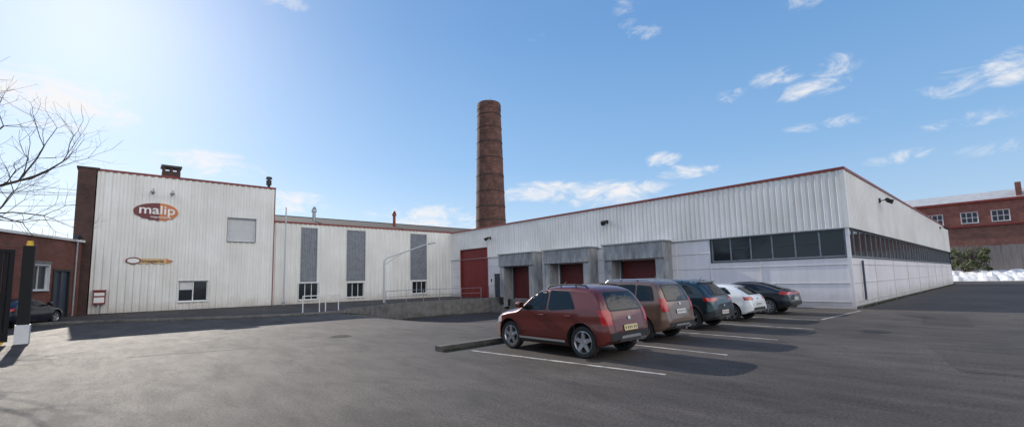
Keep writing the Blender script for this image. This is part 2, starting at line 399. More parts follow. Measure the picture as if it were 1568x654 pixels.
mb=MB((-1.35,39.35),(1,0),(0,-1));mb.box(0,.62,-.3,0,.75,1.62,'doorred');mb.box(.06,.56,0,.02,.85,1.2,'signwhite');mb.box(.06,.56,0,.02,1.3,1.5,'signwhite');mb.box(-.03,.65,-.33,.04,1.62,1.68,'doorred')
mb.box(.25,.35,-.2,-.1,.1,.75,'galv');mb.obj('box',mbx)

# ------------------------------------------------------------ middle workshop
work=empty('workshop_building')
CX,CY,LR,H=26.708,5.26,50.4,6.82
HM=6.9
WL=CX-BX
mb=MB((BX,YA+.1),(1,0),(0,-1))
bands=[(11.45,12.7),(15.4,17.05),(21.85,23.6)]
wins=[(11.3,12.9,.45,1.85),(15.4,17.0,.5,1.8),(22.0,23.65,.6,1.8)]
holes=[(w[0]-BX,w[1]-BX,w[2],w[3]) for w in wins]
bh=[(b[0]-BX,b[1]-BX,1.95,6.6) for b in bands]
mb.panel(WL,.1,HM,'clad',holes+bh,.4,.055)
mb.obj('facade_cladding',work)
mb=MB((BX,YA+.1),(1,0),(0,-1))
for h in bh:
    mb.panel(h[1],h[2],h[3],'louvre',[],.14,.05,n0=-.03,u0=h[0])
    mb.box(h[0]-.05,h[0],-.04,.065,h[2],h[3],'louvre');mb.box(h[1],h[1]+.05,-.04,.065,h[2],h[3],'louvre')
mb.obj('louvre_bands',work)
mb=MB((BX,YA+.1),(1,0),(0,-1))
for h in holes: mb.window(h,nv=2 if h[1]-h[0]>1.5 else 1,nh=0,fr='white',fw=.05)
mb.obj('windows',work)
mb=MB((BX,YA+.1),(1,0),(0,-1))
mb.box(.05,WL,-.2,.09,HM,HM+.13,'trim');mb.box(0.05,WL,-.02,.07,0,.14,'concdark');mb.obj('eaves_trim',work)
mb=MB((BX,YA+.1),(1,0),(0,-1));mb.box(0.02,WL,-6,-.2,-.5,HM-.1,'clad2')
mb.face([(BX+.05,YA+.3,HM+.05),(40,YA+.3,HM+.05),(40,46,8.35),(BX+.05,46,8.35)],'roof')
mb.face([(BX+.05,52,HM-.5),(40,52,HM-.5),(40,46,8.35),(BX+.05,46,8.35)],'roof')
mb.box(0,31,-6.3,-6.15,8.32,8.42,'darktrim')
mb.obj('roof_and_core',work)
for i,(x,z) in enumerate(((13.4,9.0),(21.6,9.3))):
    mb=MB();mb.tube((x,43,7.3),(x,43,z-.35),.16,.14,'galv' if i==0 else 'trim',12);mb.tube((x,43,z-.5),(x,43,z-.25),.24,.2,'galv' if i==0 else 'trim',12);mb.tube((x,43,z-.2),(x,43,z),.2,.1,'galv' if i==0 else 'trim',12);mb.tube((x,43,z-.4),(x,43,z-.1),.05,.05,'black',6);mb.obj('roof_flue',work)

# ------------------------------------------------------------ big warehouse
wh=empty('warehouse')
LW=39.8-CY
def uY(y): return y-CY
mb=MB((CX,CY),(0,1),(-1,0))
mb.panel(LW,3.95,H,'clad2',[(uY(33.6),uY(38.0),0,4.9)],.3,.04,n0=.05)
mb.obj('long_wall_cladding',wh)
strip=(.12,uY(11.96),2.53,3.93)
docks=[(14.5,19.1,15.6,18.3),(20.4,25.0,21.5,24.1),(26.2,30.6,27.3,29.8)]
holes=[strip]+[(uY(d[2]),uY(d[3]),.1,2.9) for d in docks]+[(uY(33.6),uY(38.0),.1,4.9),(uY(31.4),uY(32.6),.15,2.35)]
mb=MB((CX,CY),(0,1),(-1,0))
mb.panel(LW,-1.4,3.95,'panel',holes)
z=-.6
while z<3.9:
    zz=z
    cuts=sorted([(h[0],h[1]) for h in holes if h[2]-.02<zz<h[3]+.02]);u=0.02
    for c in cuts+[(LW,LW)]:
        if c[0]-u>.05: mb.box(u,c[0],.001,.028,zz-.022,zz+.022,'panel');mb.box(u,c[0],.001,.012,zz-.034,zz-.0225,'frame')
        u=c[1]
    z+=.92
for y in (9.3,12.05,14.2,19.75,25.6,31.0,33.0): mb.box(uY(y)-.02,uY(y)+.02,.001,.03,-1.2,2.5 if y<12 else 3.9,'clad2')
mb.obj('long_wall_panels',wh)
mb=MB((CX,CY),(0,1),(-1,0))
mb.window(strip,nv=5,nh=0,fr='louvre',reveal='frame',fw=.07,sill=False,out=.04)
for i in range(6):
    w=(strip[1]-strip[0])/6;u=strip[0]+i*w
    if i in(1,2,4): mb.box(u+.08,u+w-.08,-.1,-.075,2.53+.72,2.53+.78,'frame')
mb.obj('long_strip_window',wh)
mb=MB((CX,CY),(0,1),(-1,0))
a,b=uY(33.6),uY(38.0)
mb.box(a,b,-.14,-.1,0,4.9,'doorred')
for i in range(24): mb.box(a+.05,b-.05,-.0999,-.075,.15+i*.2,.15+i*.2+.12,'doorred')
mb.box(a-.06,a,-.15,.09,0,4.96,'trim');mb.box(b,b+.06,-.15,.09,0,4.96,'trim');mb.box(a,b,-.15,.09,4.9,4.96,'trim')
mb.obj('roller_gate',wh)
mb=MB((CX,CY),(0,1),(-1,0))
a,b=uY(31.4),uY(32.6)
mb.box(a,b,-.1,-.06,.12,2.35,'bluegrey');mb.box(a+.25,b-.25,-.06,-.05,1.2,2.1,'glass');mb.box(a-.07,a,-.1,.05,.12,2.42,'white');mb.box(b,b+.07,-.1,.05,.12,2.42,'white');mb.box(a,b,-.1,.05,2.35,2.42,'white')
mb.box(b+.25,b+.75,.0,.03,1.3,2.0,'signwhite');mb.box(b-.0+.3,b+.5,.03,.04,1.6,1.9,'bluegrey')
mb.obj('service_door',wh)
for d in docks:
    mb=MB((CX,CY),(0,1),(-1,0));a,b,c,e=map(uY,d)
    mb.box(c,e,-.2,-.15,.1,2.9,'dockred')
    for i in range(9): mb.box(c,e,-.1499,-.13,.15+i*.3,.15+i*.3+.24,'dockred')
    mb.box(c-.12,c,-.2,.04,-.0,2.9,'frame');mb.box(e,e+.12,-.2,.04,-.0,2.9,'frame')
    mb.box(a,b,.04,1.15,2.95,3.98,'dockgrey')
    mb.box(a-.08,b+.08,.03,1.25,3.98,4.06,'galv')
    for k in range(9): 
        u=a+.15+k*(b-a-.3)/8;mb.box(u-.02,u+.02,1.1502,1.175,2.95,3.98,'galv')
    for (p,q) in ((a,a+.62),(b-.62,b)):
        mb.box(p,q,.04,1.0,-1.2,2.95,'dockgrey')
        mb.box(p+.05,q-.05,1.0002,1.03,-.9,2.8,'dockgrey')
        mb.box(p+.12,q-.12,1.03,1.18,-.4,.25,'rubber')
    mb.box(c-.3,e+.3,.04,.5,-1.2,.05,'concrete');mb.box(c-.2,c,.5,.65,-.5,.05,'rubber');mb.box(e,e+.2,.5,.65,-.5,.05,'rubber')
    mb.obj('loading_dock_shelter',wh)
mb=MB((CX,CY),(1,0),(0,-1))
mb.panel(LR,3.95,H,'clad2',[],.3,.04,n0=.05);mb.obj('side_wall_cladding',wh)
strip2=(.12,LR-.3,2.53,3.93)
mb=MB((CX,CY),(1,0),(0,-1));mb.panel(LR,-.2,3.95,'panel',[strip2])
for z in (.32,1.24,2.16): mb.box(.03,LR,.001,.028,z-.022,z+.022,'panel');mb.box(.03,LR,.001,.012,z-.034,z-.0225,'frame')
for i in range(1,9): mb.box(i*5.6-.02,i*5.6+.02,.001,.03,-.1,2.45,'clad2')
mb.box(0,LR,.001,.02,-.1,.1,'concdark')
mb.obj('side_wall_panels',wh)
mb=MB((CX,CY),(1,0),(0,-1));mb.window(strip2,nv=35,nh=0,fr='louvre',reveal='frame',fw=.06,sill=False,out=.04)
mb.obj('side_strip_window',wh)
mb=MB((CX,CY),(1,0),(0,-1))
mb.box(-.1,.11,-.11,.1,3.93,H,'clad2');mb.box(-.045,.1,-.1,.045,-1.3,3.93,'panel')
mb.box(-.13,LR+.1,-.25,.13,H,H+.13,'trim')
mb.obj('corner_and_parapet',wh)
mb=MB((CX,CY),(0,1),(-1,0));mb.box(.26,LW-.2,-.25,.13,H,H+.13,'trim')
mb.box(0.1,LW-.1,.04,.1,3.90,3.945,'galv');mb.obj('parapet',wh)
mb=MB();mb.box(CX+.25,CX+LR,-42,-CY-.25,-1.4,H-.08,'roofgrey')
mb.obj('core_and_roof',wh)
mb=MB();mb.tube((28.7,5.16,.35),(28.7,5.16,2.35),.05,.05,'bluegrey',8);mb.obj('downpipe',wh)
def flood(name,p,n):
    mb=MB();p=Vector(p);n=Vector(n);s=Vector((n.y,-n.x,0))
    mb.tube(p,p+n*.35+Vector((0,0,.05)),.03,.03,'black',6)
    c=p+n*.42
    mb.tube(c-s*.2+Vector((0,0,.02)),c+s*.2+Vector((0,0,.02)),.12,.12,'black',10)
    mb.tube(c-n*.05+Vector((0,0,-.02)),c+n*.22+Vector((0,0,-.13)),.12,.2,'black',4)
    mb.tube(p+Vector((0,0,-.1))+n*.02,p+Vector((0,0,.18))+n*.02,.07,.07,'black',6)
    mb.obj(name,wh)
flood('floodlight',(CX-.09,19.3,5.75),(-1,0,0));flood('floodlight',(CX-.09,33,5.75),(-1,0,0))
flood('floodlight',(34.9,CY-.09,6.05),(0,-1,0));flood('floodlight',(68,CY-.09,6.4),(0,-1,0))
st=empty('steps')
mb=MB()
for i in range(6):
    mb.box(24.9,26.55,-(31.1-i*.28),-(31.1-(i+1)*.28),-1.3,.12-.18*(i+1),'concrete')
mb.obj('treads',st)

# ------------------------------------------------------------ railings
def rail(name,pts,h,sp,k='galv',zf=lambda x,y:.12,r=.022,mid=True):
    e=empty(name);mb=MB();P=[Vector((x,y,zf(x,y))) for x,y in pts]
    for a,b in zip(P[:-1],P[1:]):
        n=max(1,round((b-a).length/sp))
        for i in range(n+1):
            p=a.lerp(b,i/n);mb.tube(p,p+Vector((0,0,h)),r,r,k,6)
        mb.tube(a+Vector((0,0,h)),b+Vector((0,0,h)),r,r,k,6)
        if mid: mb.tube(a+Vector((0,0,h*.55)),b+Vector((0,0,h*.55)),r*.8,r*.8,k,6)
    mb.obj('rails',e,smooth=50);return e
rail('handrail',[(14.6,30.35),(16.8,31.35),(20,31.65),(24.2,31.45)],1.0,1.7,'galv')
rail('handrail',[(24.3,33.0),(26.3,33.0)],1.0,1,'doorred')
rail('hoop_barrier',[(8.0,27.3),(8.9,27.2)],.95,1,'white',r=.03,mid=False)
rail('hoop_barrier',[(9.3,27.35),(10.2,27.7)],.95,1,'white',r=.03,mid=False)
mb=MB();mb.tube((10.0,39.2,.1),(10.0,39.2,8.1),.07,.05,'lamp',8);mb.tube((10.0,39.2,.1),(10.0,39.2,.4),.13,.13,'galv',8);mb.obj('metal_pole',empty('flag_pole'))
sl=empty('street_lamp');mb=MB()
mb.tube((16.2,34,.1),(16.2,34,3.5),.07,.06,'lamp',10);mb.tube((16.2,34,3.5),(16.45,34,3.75),.06,.055,'lamp',10);mb.tube((16.45,34,3.75),(20.4,34,5.1),.055,.045,'lamp',10)
mb.tube((20.4,34,5.1),(21.1,34,5.22),.10,.07,'lamp',8);mb.tube((16.2,34,3.2),(18,34,4.25),.03,.03,'lamp',6);mb.obj('mast_and_arm',sl,smooth=40)

# ------------------------------------------------------------ tall chimney
ch=empty('factory_chimney')
cx,cy=40.5,50.0
zt=28.1
def cr(z): return 2.45-(2.45-1.74)*(z/zt)
mb=MB();prof=[(cr(z)+.012*math.sin(z*3.1),z) for z in np.linspace(0,zt-1.1,40)]
prof+=[(cr(zt-1.1)+.06,zt-1.05),(cr(zt)+.07,zt-.9),(cr(zt)+.08,zt-.25),(cr(zt)+.02,zt-.1),(cr(zt)-.02,zt),(1.3,zt),(1.3,zt-4)]
mb.lathe((cx,cy,0),prof,'brickch',40,uvr=2.1);mb.obj('brick_shaft',ch,smooth=30)
mb=MB()
for z in (26.2,24.2,22.0,19.6,17.0,14.6,12.4,10.4):
    r=cr(z)
    mb.lathe((cx,cy,z),[(r-.05,-.06),(r+.05,-.06),(r+.05,.06),(r-.05,.06)],'darktrim',40)
mb.tube((cx+.3,cy,zt),(cx+.3,cy,zt+1.2),.03,.02,'black',5)
mb.obj('iron_bands',ch)

# ------------------------------------------------------------ low brick building, left
lb=empty('brick_annex')
P0=Vector((-2.04,39.5));P1=Vector((-4.77,33.7));d=(P1-P0).normalized()
nn=(-d.y,d.x)
if nn[0]<0: nn=(d.y,-d.x)
mb=MB((P0.x,P0.y),(d.x,d.y),nn)
HB=4.75
hs=[(1.05,2.3,.12,2.85),(2.8,4.15,1.75,3.15),(8,9.3,1.75,3.15)]
mb.panel(16,-.05,HB,'brick',hs);mb.obj('brick_wall',lb)
mb=MB((P0.x,P0.y),(d.x,d.y),nn)
mb.box(1.05,2.3,-.12,-.06,.12,2.85,'bluegrey');mb.box(1.62,1.73,-.06,.03,.12,2.85,'frame');mb.box(.93,1.05,-.12,.05,.12,2.97,'black');mb.box(2.3,2.42,-.12,.05,.12,2.97,'black');mb.box(1.05,2.3,-.12,.05,2.85,2.97,'black')
for h in hs[1:]: mb.window(h,reveal='shutter',fr='shutter',nv=1);
mb.box(2.6,4.35,.0,.04,3.2,3.4,'concrete')
mb.obj('openings',lb)
mb=MB((P0.x,P0.y),(d.x,d.y),nn);mb.box(-.1,16,-.3,.12,HB,HB+.14,'clad2');mb.box(0,16,-8,-.3,0,HB,'brick');mb.box(.0,16,-8,-.3,HB+.0,HB+.1,'roofgrey')
for u in np.arange(.5,16,1.1): mb.tube(mb.P(u,-.5,HB),mb.P(u,-.5,HB+.55),.015,.015,'galv',4)
mb.tube(mb.P(.55,.06,0),mb.P(.55,.06,HB),.05,.05,'galv',8)
mb.obj('roof_edge',lb)
flood2=MB();flood2.tube((-2.0,39.3,5.0),(-2.3,38.6,5.05),.04,.04,'black',6);flood2.tube((-2.35,38.6,5.02),(-2.1,38.3,4.95),.1,.14,'black',6);flood2.obj('wall_lamp',lb)
ow=empty('overhead_wires');mb=MB()
for a,b in (((-2.2,39.9,8.2),(-14,40,9.8)),((-2.2,39.9,7.9),(-14,42,8.4)),((-2.2,40,7.3),(-14,38,6.6)),((-2.2,39.9,8.0),(-14,36,8.0))):
    pr=None
    for i in range(13):
        t=i/12;p=Vector(a).lerp(Vector(b),t);p.z-=1.6*t*(1-t)
        if pr: mb.tube(pr,p,.014,.014,'black',4,cap=False)
        pr=p
mb.obj('cables',ow)

# ------------------------------------------------------------ gate
gt=empty('sliding_gate')
gp=Vector((-2.40,21.9));gd=Vector((-.88,-.47)).normalized()
mb=MB();mb.box(gp.x-.14,gp.x+.14,-gp.y-.14,-gp.y+.14,.62,3.25,'blackpaint');mb.box(gp.x-.17,gp.x+.17,-gp.y-.17,-gp.y+.17,0,.62,'shutter')
mb.tube((gp.x,gp.y,3.25),(gp.x,gp.y,3.42),.1,.07,'yellow',10);mb.obj('gate_post',gt)
q=Vector((-2.72,21.75));mb=MB((q.x,q.y),(gd.x,gd.y),(gd.y,-gd.x))
mb.box(0,.12,-.05,.05,.1,3.1,'blackpaint');mb.box(.12,7,-.05,.05,3.0,3.1,'blackpaint');mb.box(.12,7,-.06,.06,.12,.4,'blackpaint');mb.box(.12,7,-.04,.04,1.6,1.68,'blackpaint')
for i in range(62): mb.box(.15+i*.11,.235+i*.11,-.02,.02,.4,3.0,'blackpaint')
mb.tube(mb.P(.2,-.04,.12),mb.P(.2,.04,.12),.12,.12,'yellow',12)
mb.obj('gate_leaf',gt)

# ------------------------------------------------------------ bare tree
def bare_tree(name,base,H,seed,spread=.5,az=0):
    rnd=random.Random(seed);e=empty(name);mb=MB();cnt=[0]
    def grow(p,d,L,r,lev):
        if cnt[0]>7500:return
        seg=4 if lev<3 else 3;q=p
        for i in range(seg):
            d=(d+Vector((rnd.gauss(0,.11),rnd.gauss(0,.11),rnd.gauss(0,.08)+(.05 if lev>1 else 0)))).normalized()
            n=q+d*(L/seg);r2=r*(1-.22*(i+1)/seg) if lev<6 else r*.8
            mb.tube(q,n,r*(1-.22*i/seg),r2,'bark',7 if lev<2 else (5 if lev<4 else 3),cap=False);cnt[0]+=1
            if lev>=1 and lev<6 and i>0 and rnd.random()<.75:
                ax=d.orthogonal().normalized();ax.rotate(Matrix.Rotation(rnd.uniform(0,6.28),3,d))
                nd=(d*.65+ax*.75).normalized();grow(n,nd,L*rnd.uniform(.45,.7),r2*.5,lev+1 if lev>2 else lev+2)
            q=n
        if lev<6:
            for k in range(3 if lev<3 else 2):
                ax=d.orthogonal().normalized();ax.rotate(Matrix.Rotation(k*2.1+rnd.uniform(0,1),3,d))
                nd=(d+ax*rnd.uniform(.35,.8)*spread*1.6).normalized();grow(q,nd,L*rnd.uniform(.62,.85),r2*.68,lev+1)
    grow(Vector((0,0,0)),Vector((0.03,0,1)),H*.24,H*.014,0)
    o=mb.obj('trunk_and_branches',e);e.location=base;return e
bare_tree('bare_tree',(-6.75,21.6,0),13.2,3,.75)
bare_tree('bare_tree',(-10.5,30,0),12,11,.7)

# ------------------------------------------------------------ right background
bg=empty('brick_house');
mb=MB((128,-9),(0,1),(-1,0))
wh_=[(8.9,11.3,11.0,13.2),(13.1,15.5,11.0,13.2),(18.1,20.5,11.0,13.2)]
mb.panel(40,0,15,'brickfar',wh_);mb.obj('upper_wall',bg)
mb=MB((128,-9),(0,1),(-1,0))
for h in wh_: mb.window(h,nv=2,nh=1,fr='shutter',reveal='shutter',fw=.12)
mb.box(0,40,.0,.35,15,15.4,'trim')
mb.face([mb.P(0,.3,15.4),mb.P(40,.3,15.4),mb.P(40,-4,17.4),mb.P(0,-4,17.4)],'roofgrey')
mb.box(7,7.8,-2,.0,15.4,18.2,'brickfar')
mb.obj('roof_and_windows',bg)
mb=MB((118,-40),(0,1),(-1,0));mb.panel(60,0,9.6,'brickfar',[]);mb.box(0,60,-9.5,.3,9.6,9.9,'trim');mb.obj('lower_wall',bg)
fe=empty('wooden_fence');mb=MB((106,-40),(0,1),(-1,0))
rr=random.Random(2)
for i in range(300): mb.box(i*.16,i*.16+.145,rr.uniform(0,.03),rr.uniform(.04,.07),1.4,5.6+rr.uniform(-.12,.1),'wood')
for z in (2.2,4.8): mb.box(0,48,-.08,0,z,z+.15,'wood')
mb.obj('boards',fe)
mb=MB();ny=110;X=[97,97.6,98.3,99,100,101.5,103,107]
Zb=[-.05,.55,.95,1.2,1.4,1.5,1.55,1.5];rr=random.Random(5)
g2=[[(X[i]+rr.uniform(-.15,.15),-45+j*.5,max(-.05,Zb[i]+(rr.uniform(-.22,.22) if i>0 else 0))) for i in range(8)] for j in range(ny)]
for j in range(ny-1):
    for i in range(7): mb.face([g2[j][i],g2[j][i+1],g2[j+1][i+1],g2[j+1][i]],'gravel')
mb.obj('rubble_bank')
mb=MB();mb.face([(95,-45,.02),(97.2,-45,.02),(97.2,9,.02),(95,9,.02)],'grass');mb.obj('grass_verge')
def leafy(name,base,rx,ry,Hh,n,seed,s=.22):
    rnd=random.Random(seed);e=empty(name,base);mb=MB()
    for k in range(26):
        a=rnd.uniform(0,6.28);q=rnd.uniform(.3,1.1);mb.tube((0,0,0),(math.cos(a)*rx*q,math.sin(a)*ry*q,Hh*rnd.uniform(.8,1.25)),.08,.012,'bark',5)
    cl=[(rnd.uniform(-rx,rx),rnd.uniform(-ry,ry),rnd.uniform(.1,.8)*Hh,rnd.uniform(.3,.8)) for _ in range(34)]
    for _ in range(n):
        c=rnd.choice(cl);v=Vector((rnd.gauss(0,1),rnd.gauss(0,1),rnd.gauss(0,1))).normalized()*c[3]*rnd.uniform(.5,1.15)
        p=Vector((c[0]+v.x,c[1]+v.y,max(.1,c[2]+v.z)))
        a=Vector((rnd.gauss(0,1),rnd.gauss(0,1),rnd.gauss(0,1))).normalized();b=a.orthogonal().normalized();q=s*rnd.uniform(.5,1.2)
        mb.face([p-a*q,p-b*q*.5,p+a*q,p+b*q*.5],'leaf' if rnd.random()<.65 else 'leaf2')
    mb.obj('foliage',e);return e
leafy('ivy_tree',(101.5,5.0,1.3),1.8,2.2,4.4,2400,4)

# ------------------------------------------------------------ cars
def paint(name,c,metal=.35,rough=.32,coat=.8):
    m=mat(name,c,rough,metal,0,coat=coat);return m
M['p_red']=paint('paint_maroon',(.125,.016,.010),.25,.33)
M['p_taupe']=paint('paint_taupe',(.18,.11,.08),.4)
M['p_teal']=paint('paint_dark_teal',(.006,.022,.030),.3)
M['p_white']=paint('paint_white',(.75,.76,.76),0.,.35)
M['p_black']=paint('paint_black',(.008,.010,.016),.3)
M['p_navy']=paint('paint_navy',(.012,.015,.03),.3)
def smooth_prof(pts,xq,w=.045):
    xf=np.linspace(pts[0][0],pts[-1][0],900);zf=np.interp(xf,[p[0] for p in pts],[p[1] for p in pts])
    dx=xf[1]-xf[0];k=max(1,int(w/dx));ker=np.exp(-.5*(np.arange(-3*k,3*k+1)/k)**2);ker/=ker.sum()
    zp=np.concatenate([2*zf[0]-zf[1:3*k+1][::-1],zf,2*zf[-1]-zf[-3*k-1:-1][::-1]])
    return np.interp(xq,xf,np.convolve(zp,ker,'valid'))
def build_car(name,rl,az,S):
    sx=S.get('sx',1.);L=S['L']*sx;Wm=S['W']/2;belt=S['belt'];tum=S.get('tum',.34)
    top=[(x*sx,z) for x,z in S['top']]
    bot=[(0,.42),(.22*sx,.30),(.6*sx,.24),(L-.6*sx,.22),(L-.2*sx,.24),(L,.38)]
    X=np.unique(np.concatenate([np.linspace(0,.12,12),np.linspace(.12,.9*sx,26),np.linspace(.9*sx,L-.7*sx,44),np.linspace(L-.7*sx,L,26)]))
    ZT=smooth_prof(top,X,.04);ZB=smooth_prof(bot,X,.05)
    rr_,rf=S.get('rr',.30),S.get('rf',.6)
    def Wp(x):
        w=1.
        if x<rr_: t=1-x/rr_;w=1-.17*t**2.4
        if x>L-rf: t=1-(L-x)/rf;w=min(w,1-.26*t**2.2)
        return Wm*w*(1-.02*abs(x/L-.5)*2)
    def wz(x,z):
        b=Wp(x)
        if z<.6: return b*(1-.05*((.6-z)/.38)**2)
        if z<=belt:
            t=(z-.6)/(belt-.6)
            return b*(1-.035*t**2-.012*math.sin(math.pi*min(1,t*1.25))*(1 if t<.8 else 0))
        return b*.965-(z-belt)*tum
    rings=[]
    ns,nt=15,12
    for x,zt,zb in zip(X,ZT,ZB):
        rc=min(.17,.42*(zt-zb));zs=zt-rc;half=[]
        for i in range(ns):
            z=zb+(zs-zb)*i/(ns);half.append((wz(x,z),z))
        half[0]=(half[0][0]*.97,zb)
        for i in range(nt+1):
            th=math.pi/2*i/nt;c=max(0,math.cos(th))**(2/2.7);s_=math.sin(th)**(2/2.2)
            z=zs+rc*s_;half.append((wz(x,zs)*c,z))
        ring=[(x,y,z) for y,z in half]+[(x,-y,z) for y,z in half[:-1][::-1]]
        rings.append(ring)
    nr=len(rings[0]);V=[p for r in rings for p in r];F=[]
    for i in range(len(rings)-1):
        for j in range(nr):
            k=(j+1)%nr;F.append((i*nr+j,(i+1)*nr+j,(i+1)*nr+k,i*nr+k))
    F.append(tuple(range(nr)));F.append(tuple((len(rings)-1)*nr+j for j in reversed(range(nr))))
    bvh=BVHTree.FromPolygons([Vector(v) for v in V],F)
    xr=S['xr']*sx;xf=S['xf']*sx;R=S['R'];AR=R+.065
    me=bpy.data.meshes.new('b');me.from_pydata(V,[],F)
    bm=bmesh.new();bm.from_mesh(me);bmesh.ops.recalc_face_normals(bm,faces=bm.faces);bm.to_mesh(me);bm.free()
    me.materials.append(M[S['paint']]);me.materials.append(M['black'])
    root=empty(name)
    for li,(z0,z1_,y0_,x1_) in enumerate(S['lamps']):
        for sd in (1,-1):
            bm=bmesh.new();bm.from_mesh(me)
            for co_,no_ in (((0,0,z0),(0,0,-1)),((0,0,z1_),(0,0,1)),((0,sd*y0_,0),(0,-sd,0)),((x1_,0,z0),(1,0,-.35))):
                bmesh.ops.bisect_plane(bm,geom=bm.verts[:]+bm.edges[:]+bm.faces[:],plane_co=co_,plane_no=no_,clear_outer=True)
            bm.normal_update()
            for v in bm.verts: v.co+=v.normal*.007
            lm=bpy.data.meshes.new('tail_lamp');bm.to_mesh(lm);bm.free()
            lm.materials.clear();lm.materials.append(M['redlamp']);lm.polygons.foreach_set('material_index',[0]*len(lm.polygons));lm.polygons.foreach_set('use_smooth',[True]*len(lm.polygons))
            lo=bpy.data.objects.new('tail_lamp',lm);COL.objects.link(lo);lo.parent=root
    bo=bpy.data.objects.new('b',me);COL.objects.link(bo)
    cm=bpy.data.meshes.new('c');bm=bmesh.new()
    for xc in (xr,xf):
        for sd in (1,-1):
            mt=Matrix.Translation((xc,sd*(Wm+.05),R+.01))@Matrix.Rotation(math.pi/2,4,'X')
            bmesh.ops.create_cone(bm,cap_ends=True,segments=48,radius1=AR,radius2=AR,depth=.66,matrix=mt)
    for f in bm.faces: f.material_index=1
    bm.to_mesh(cm);bm.free();cm.materials.append(M[S['paint']]);cm.materials.append(M['black'])
    co=bpy.data.objects.new('c',cm);COL.objects.link(co)
    md=bo.modifiers.new('x','BOOLEAN');md.operation='DIFFERENCE';md.object=co;md.solver='EXACT'
    dg=bpy.context.evaluated_depsgraph_get();nm=bpy.data.meshes.new_from_object(bo.evaluated_get(dg))
    bpy.data.objects.remove(bo);bpy.data.objects.remove(co)
    nm.polygons.foreach_set('use_smooth',[True]*len(nm.polygons));nm.set_sharp_from_angle(angle=math.radians(38))
    body=bpy.data.objects.new('body',nm);COL.objects.link(body);body.parent=root
    groups={}
    def patch(poly,plane,off,k,step=.07):
        bm=bmesh.new()
        vs=[bm.verts.new((p[0],p[1],0)) for p in poly];bm.faces.new(vs)
        us=[p[0] for p in poly];ws=[p[1] for p in poly]
        for ax,arr in ((0,us),(1,ws)):
            a,b=min(arr),max(arr);n=int((b-a)/step)
            for i in range(1,n+1):
                co=[0,0,0];no=[0,0,0];co[ax]=a+(b-a)*i/(n+1);no[ax]=1
                bmesh.ops.bisect_plane(bm,geom=bm.verts[:]+bm.edges[:]+bm.faces[:],plane_co=co,plane_no=no)
        mbx=groups.setdefault(k,MB())
        bm.verts.index_update()
        idx={}
        for v in bm.verts:
            u,w=v.co.x,v.co.y
            if plane=='L': o,d=Vector((u,3,w)),Vector((0,-1,0))
            elif plane=='R': o,d=Vector((u,-3,w)),Vector((0,1,0))
            elif plane=='B': o,d=Vector((-3,u,w)),Vector((1,0,0))
            elif plane=='F': o,d=Vector((L+3,u,w)),Vector((-1,0,0))
            else: o,d=Vector((u,w,4)),Vector((0,0,-1))
            h=bvh.ray_cast(o,d)
            if h[0] is None:
                h=bvh.find_nearest(o+d*2.3)
            n=h[1];
            if n.dot(d)>0:n=-n
            idx[v.index]=h[0]+n*off
        for f in bm.faces:
            pts=[idx[v.index] for v in f.verts]
            mbx.face(pts,k)
        bm.free()
    def both(poly,off,k,step=.07):
        patch(poly,'L',off,k,step);patch(poly,'R',off,k,step)
    sc=lambda P:[(x*sx,z) for x,z in P]
    def grow(P,e):
        c=Vector((sum(p[0] for p in P)/len(P),sum(p[1] for p in P)/len(P)));out=[]
        for p in P:
            v=Vector(p)-c;out.append((p[0]+math.copysign(e,v.x),p[1]+math.copysign(e,v.y)))
        return out
    def rnd(P,r=.05):
        out=[];n=len(P)
        for i in range(n):
            p=Vector(P[i]);a=Vector(P[i-1]);b=Vector(P[(i+1)%n])
            ra=min(r,(a-p).length*.4);rb=min(r,(b-p).length*.4)
            A=p+(a-p).normalized()*ra;B=p+(b-p).normalized()*rb
            for t in (0,.33,.67,1): 
                q=A*(1-t)**2+p*2*t*(1-t)+B*t*t;out.append((q.x,q.y))
        return out
    for wp in S['side']:
        w=sc(wp);both(rnd(grow(w,.022),.06),.003,'black');both(rnd(w,.05),.007,'carglass')
    rg=S['rear'];patch(rnd(grow(rg,.03),.08),'B',.003,'black');patch(rnd(rg,.07),'B',.007,'carglass')
    ws=S['wind'];patch(rnd(ws,.08),'F',.005,'carglass')
    for P in S.get('bumpB',[]): patch(P,'B',.010,'black')
    for P in S.get('silverB',[]): patch(rnd(P,.03),'B',.018,'chrome')
    both(rnd([(L-.5*sx,.68),(L-.12*sx,.60),(L-.10*sx,.72),(L-.45*sx,.84)],.03),.008,'clearlamp',.05)
    patch(rnd([(-.45,.45),(.45,.45),(.5,.68),(-.5,.68)],.04),'F',.008,'black')
    for xg in S['doors']:
        xg*=sx
        both([(xg-.005,.36),(xg+.005,.36),(xg+.005,belt-.02),(xg-.005,belt-.02)],.003,'black',.06)
    both([(xr+AR+.1,.355),(xf-AR-.05,.355),(xf-AR-.05,.363),(xr+AR+.1,.363)],.0035,'black')
    tg=S.get('gate',.58)
    patch([(-tg,.60),(tg,.60),(tg,.608),(-tg,.608)],'B',.003,'black')
    for s_ in (1,-1): patch([(s_*tg,.608),(s_*(tg+.008),.608),(s_*(tg+.008),1.0),(s_*tg,1.0)],'B',.003,'black')
    if S.get('clad'):
        zc=.42;both([(xr+AR+.02,.255),(xf-AR-.02,.255),(xf-AR-.02,zc),(xr+AR+.02,zc)],.012,'black')
        both([(xf+AR,.26),(L-.1,.3),(L-.1,.45),(xf+AR,.45)],.012,'black');both([(.03,.42),(xr-AR,.30),(xr-AR,.52),(.03,.55)],.012,'black')
    if S.get('sill'):
        both([(xr+AR+.02,.25),(xf-AR-.02,.25),(xf-AR-.02,.335),(xr+AR+.02,.335)],.010,'black')
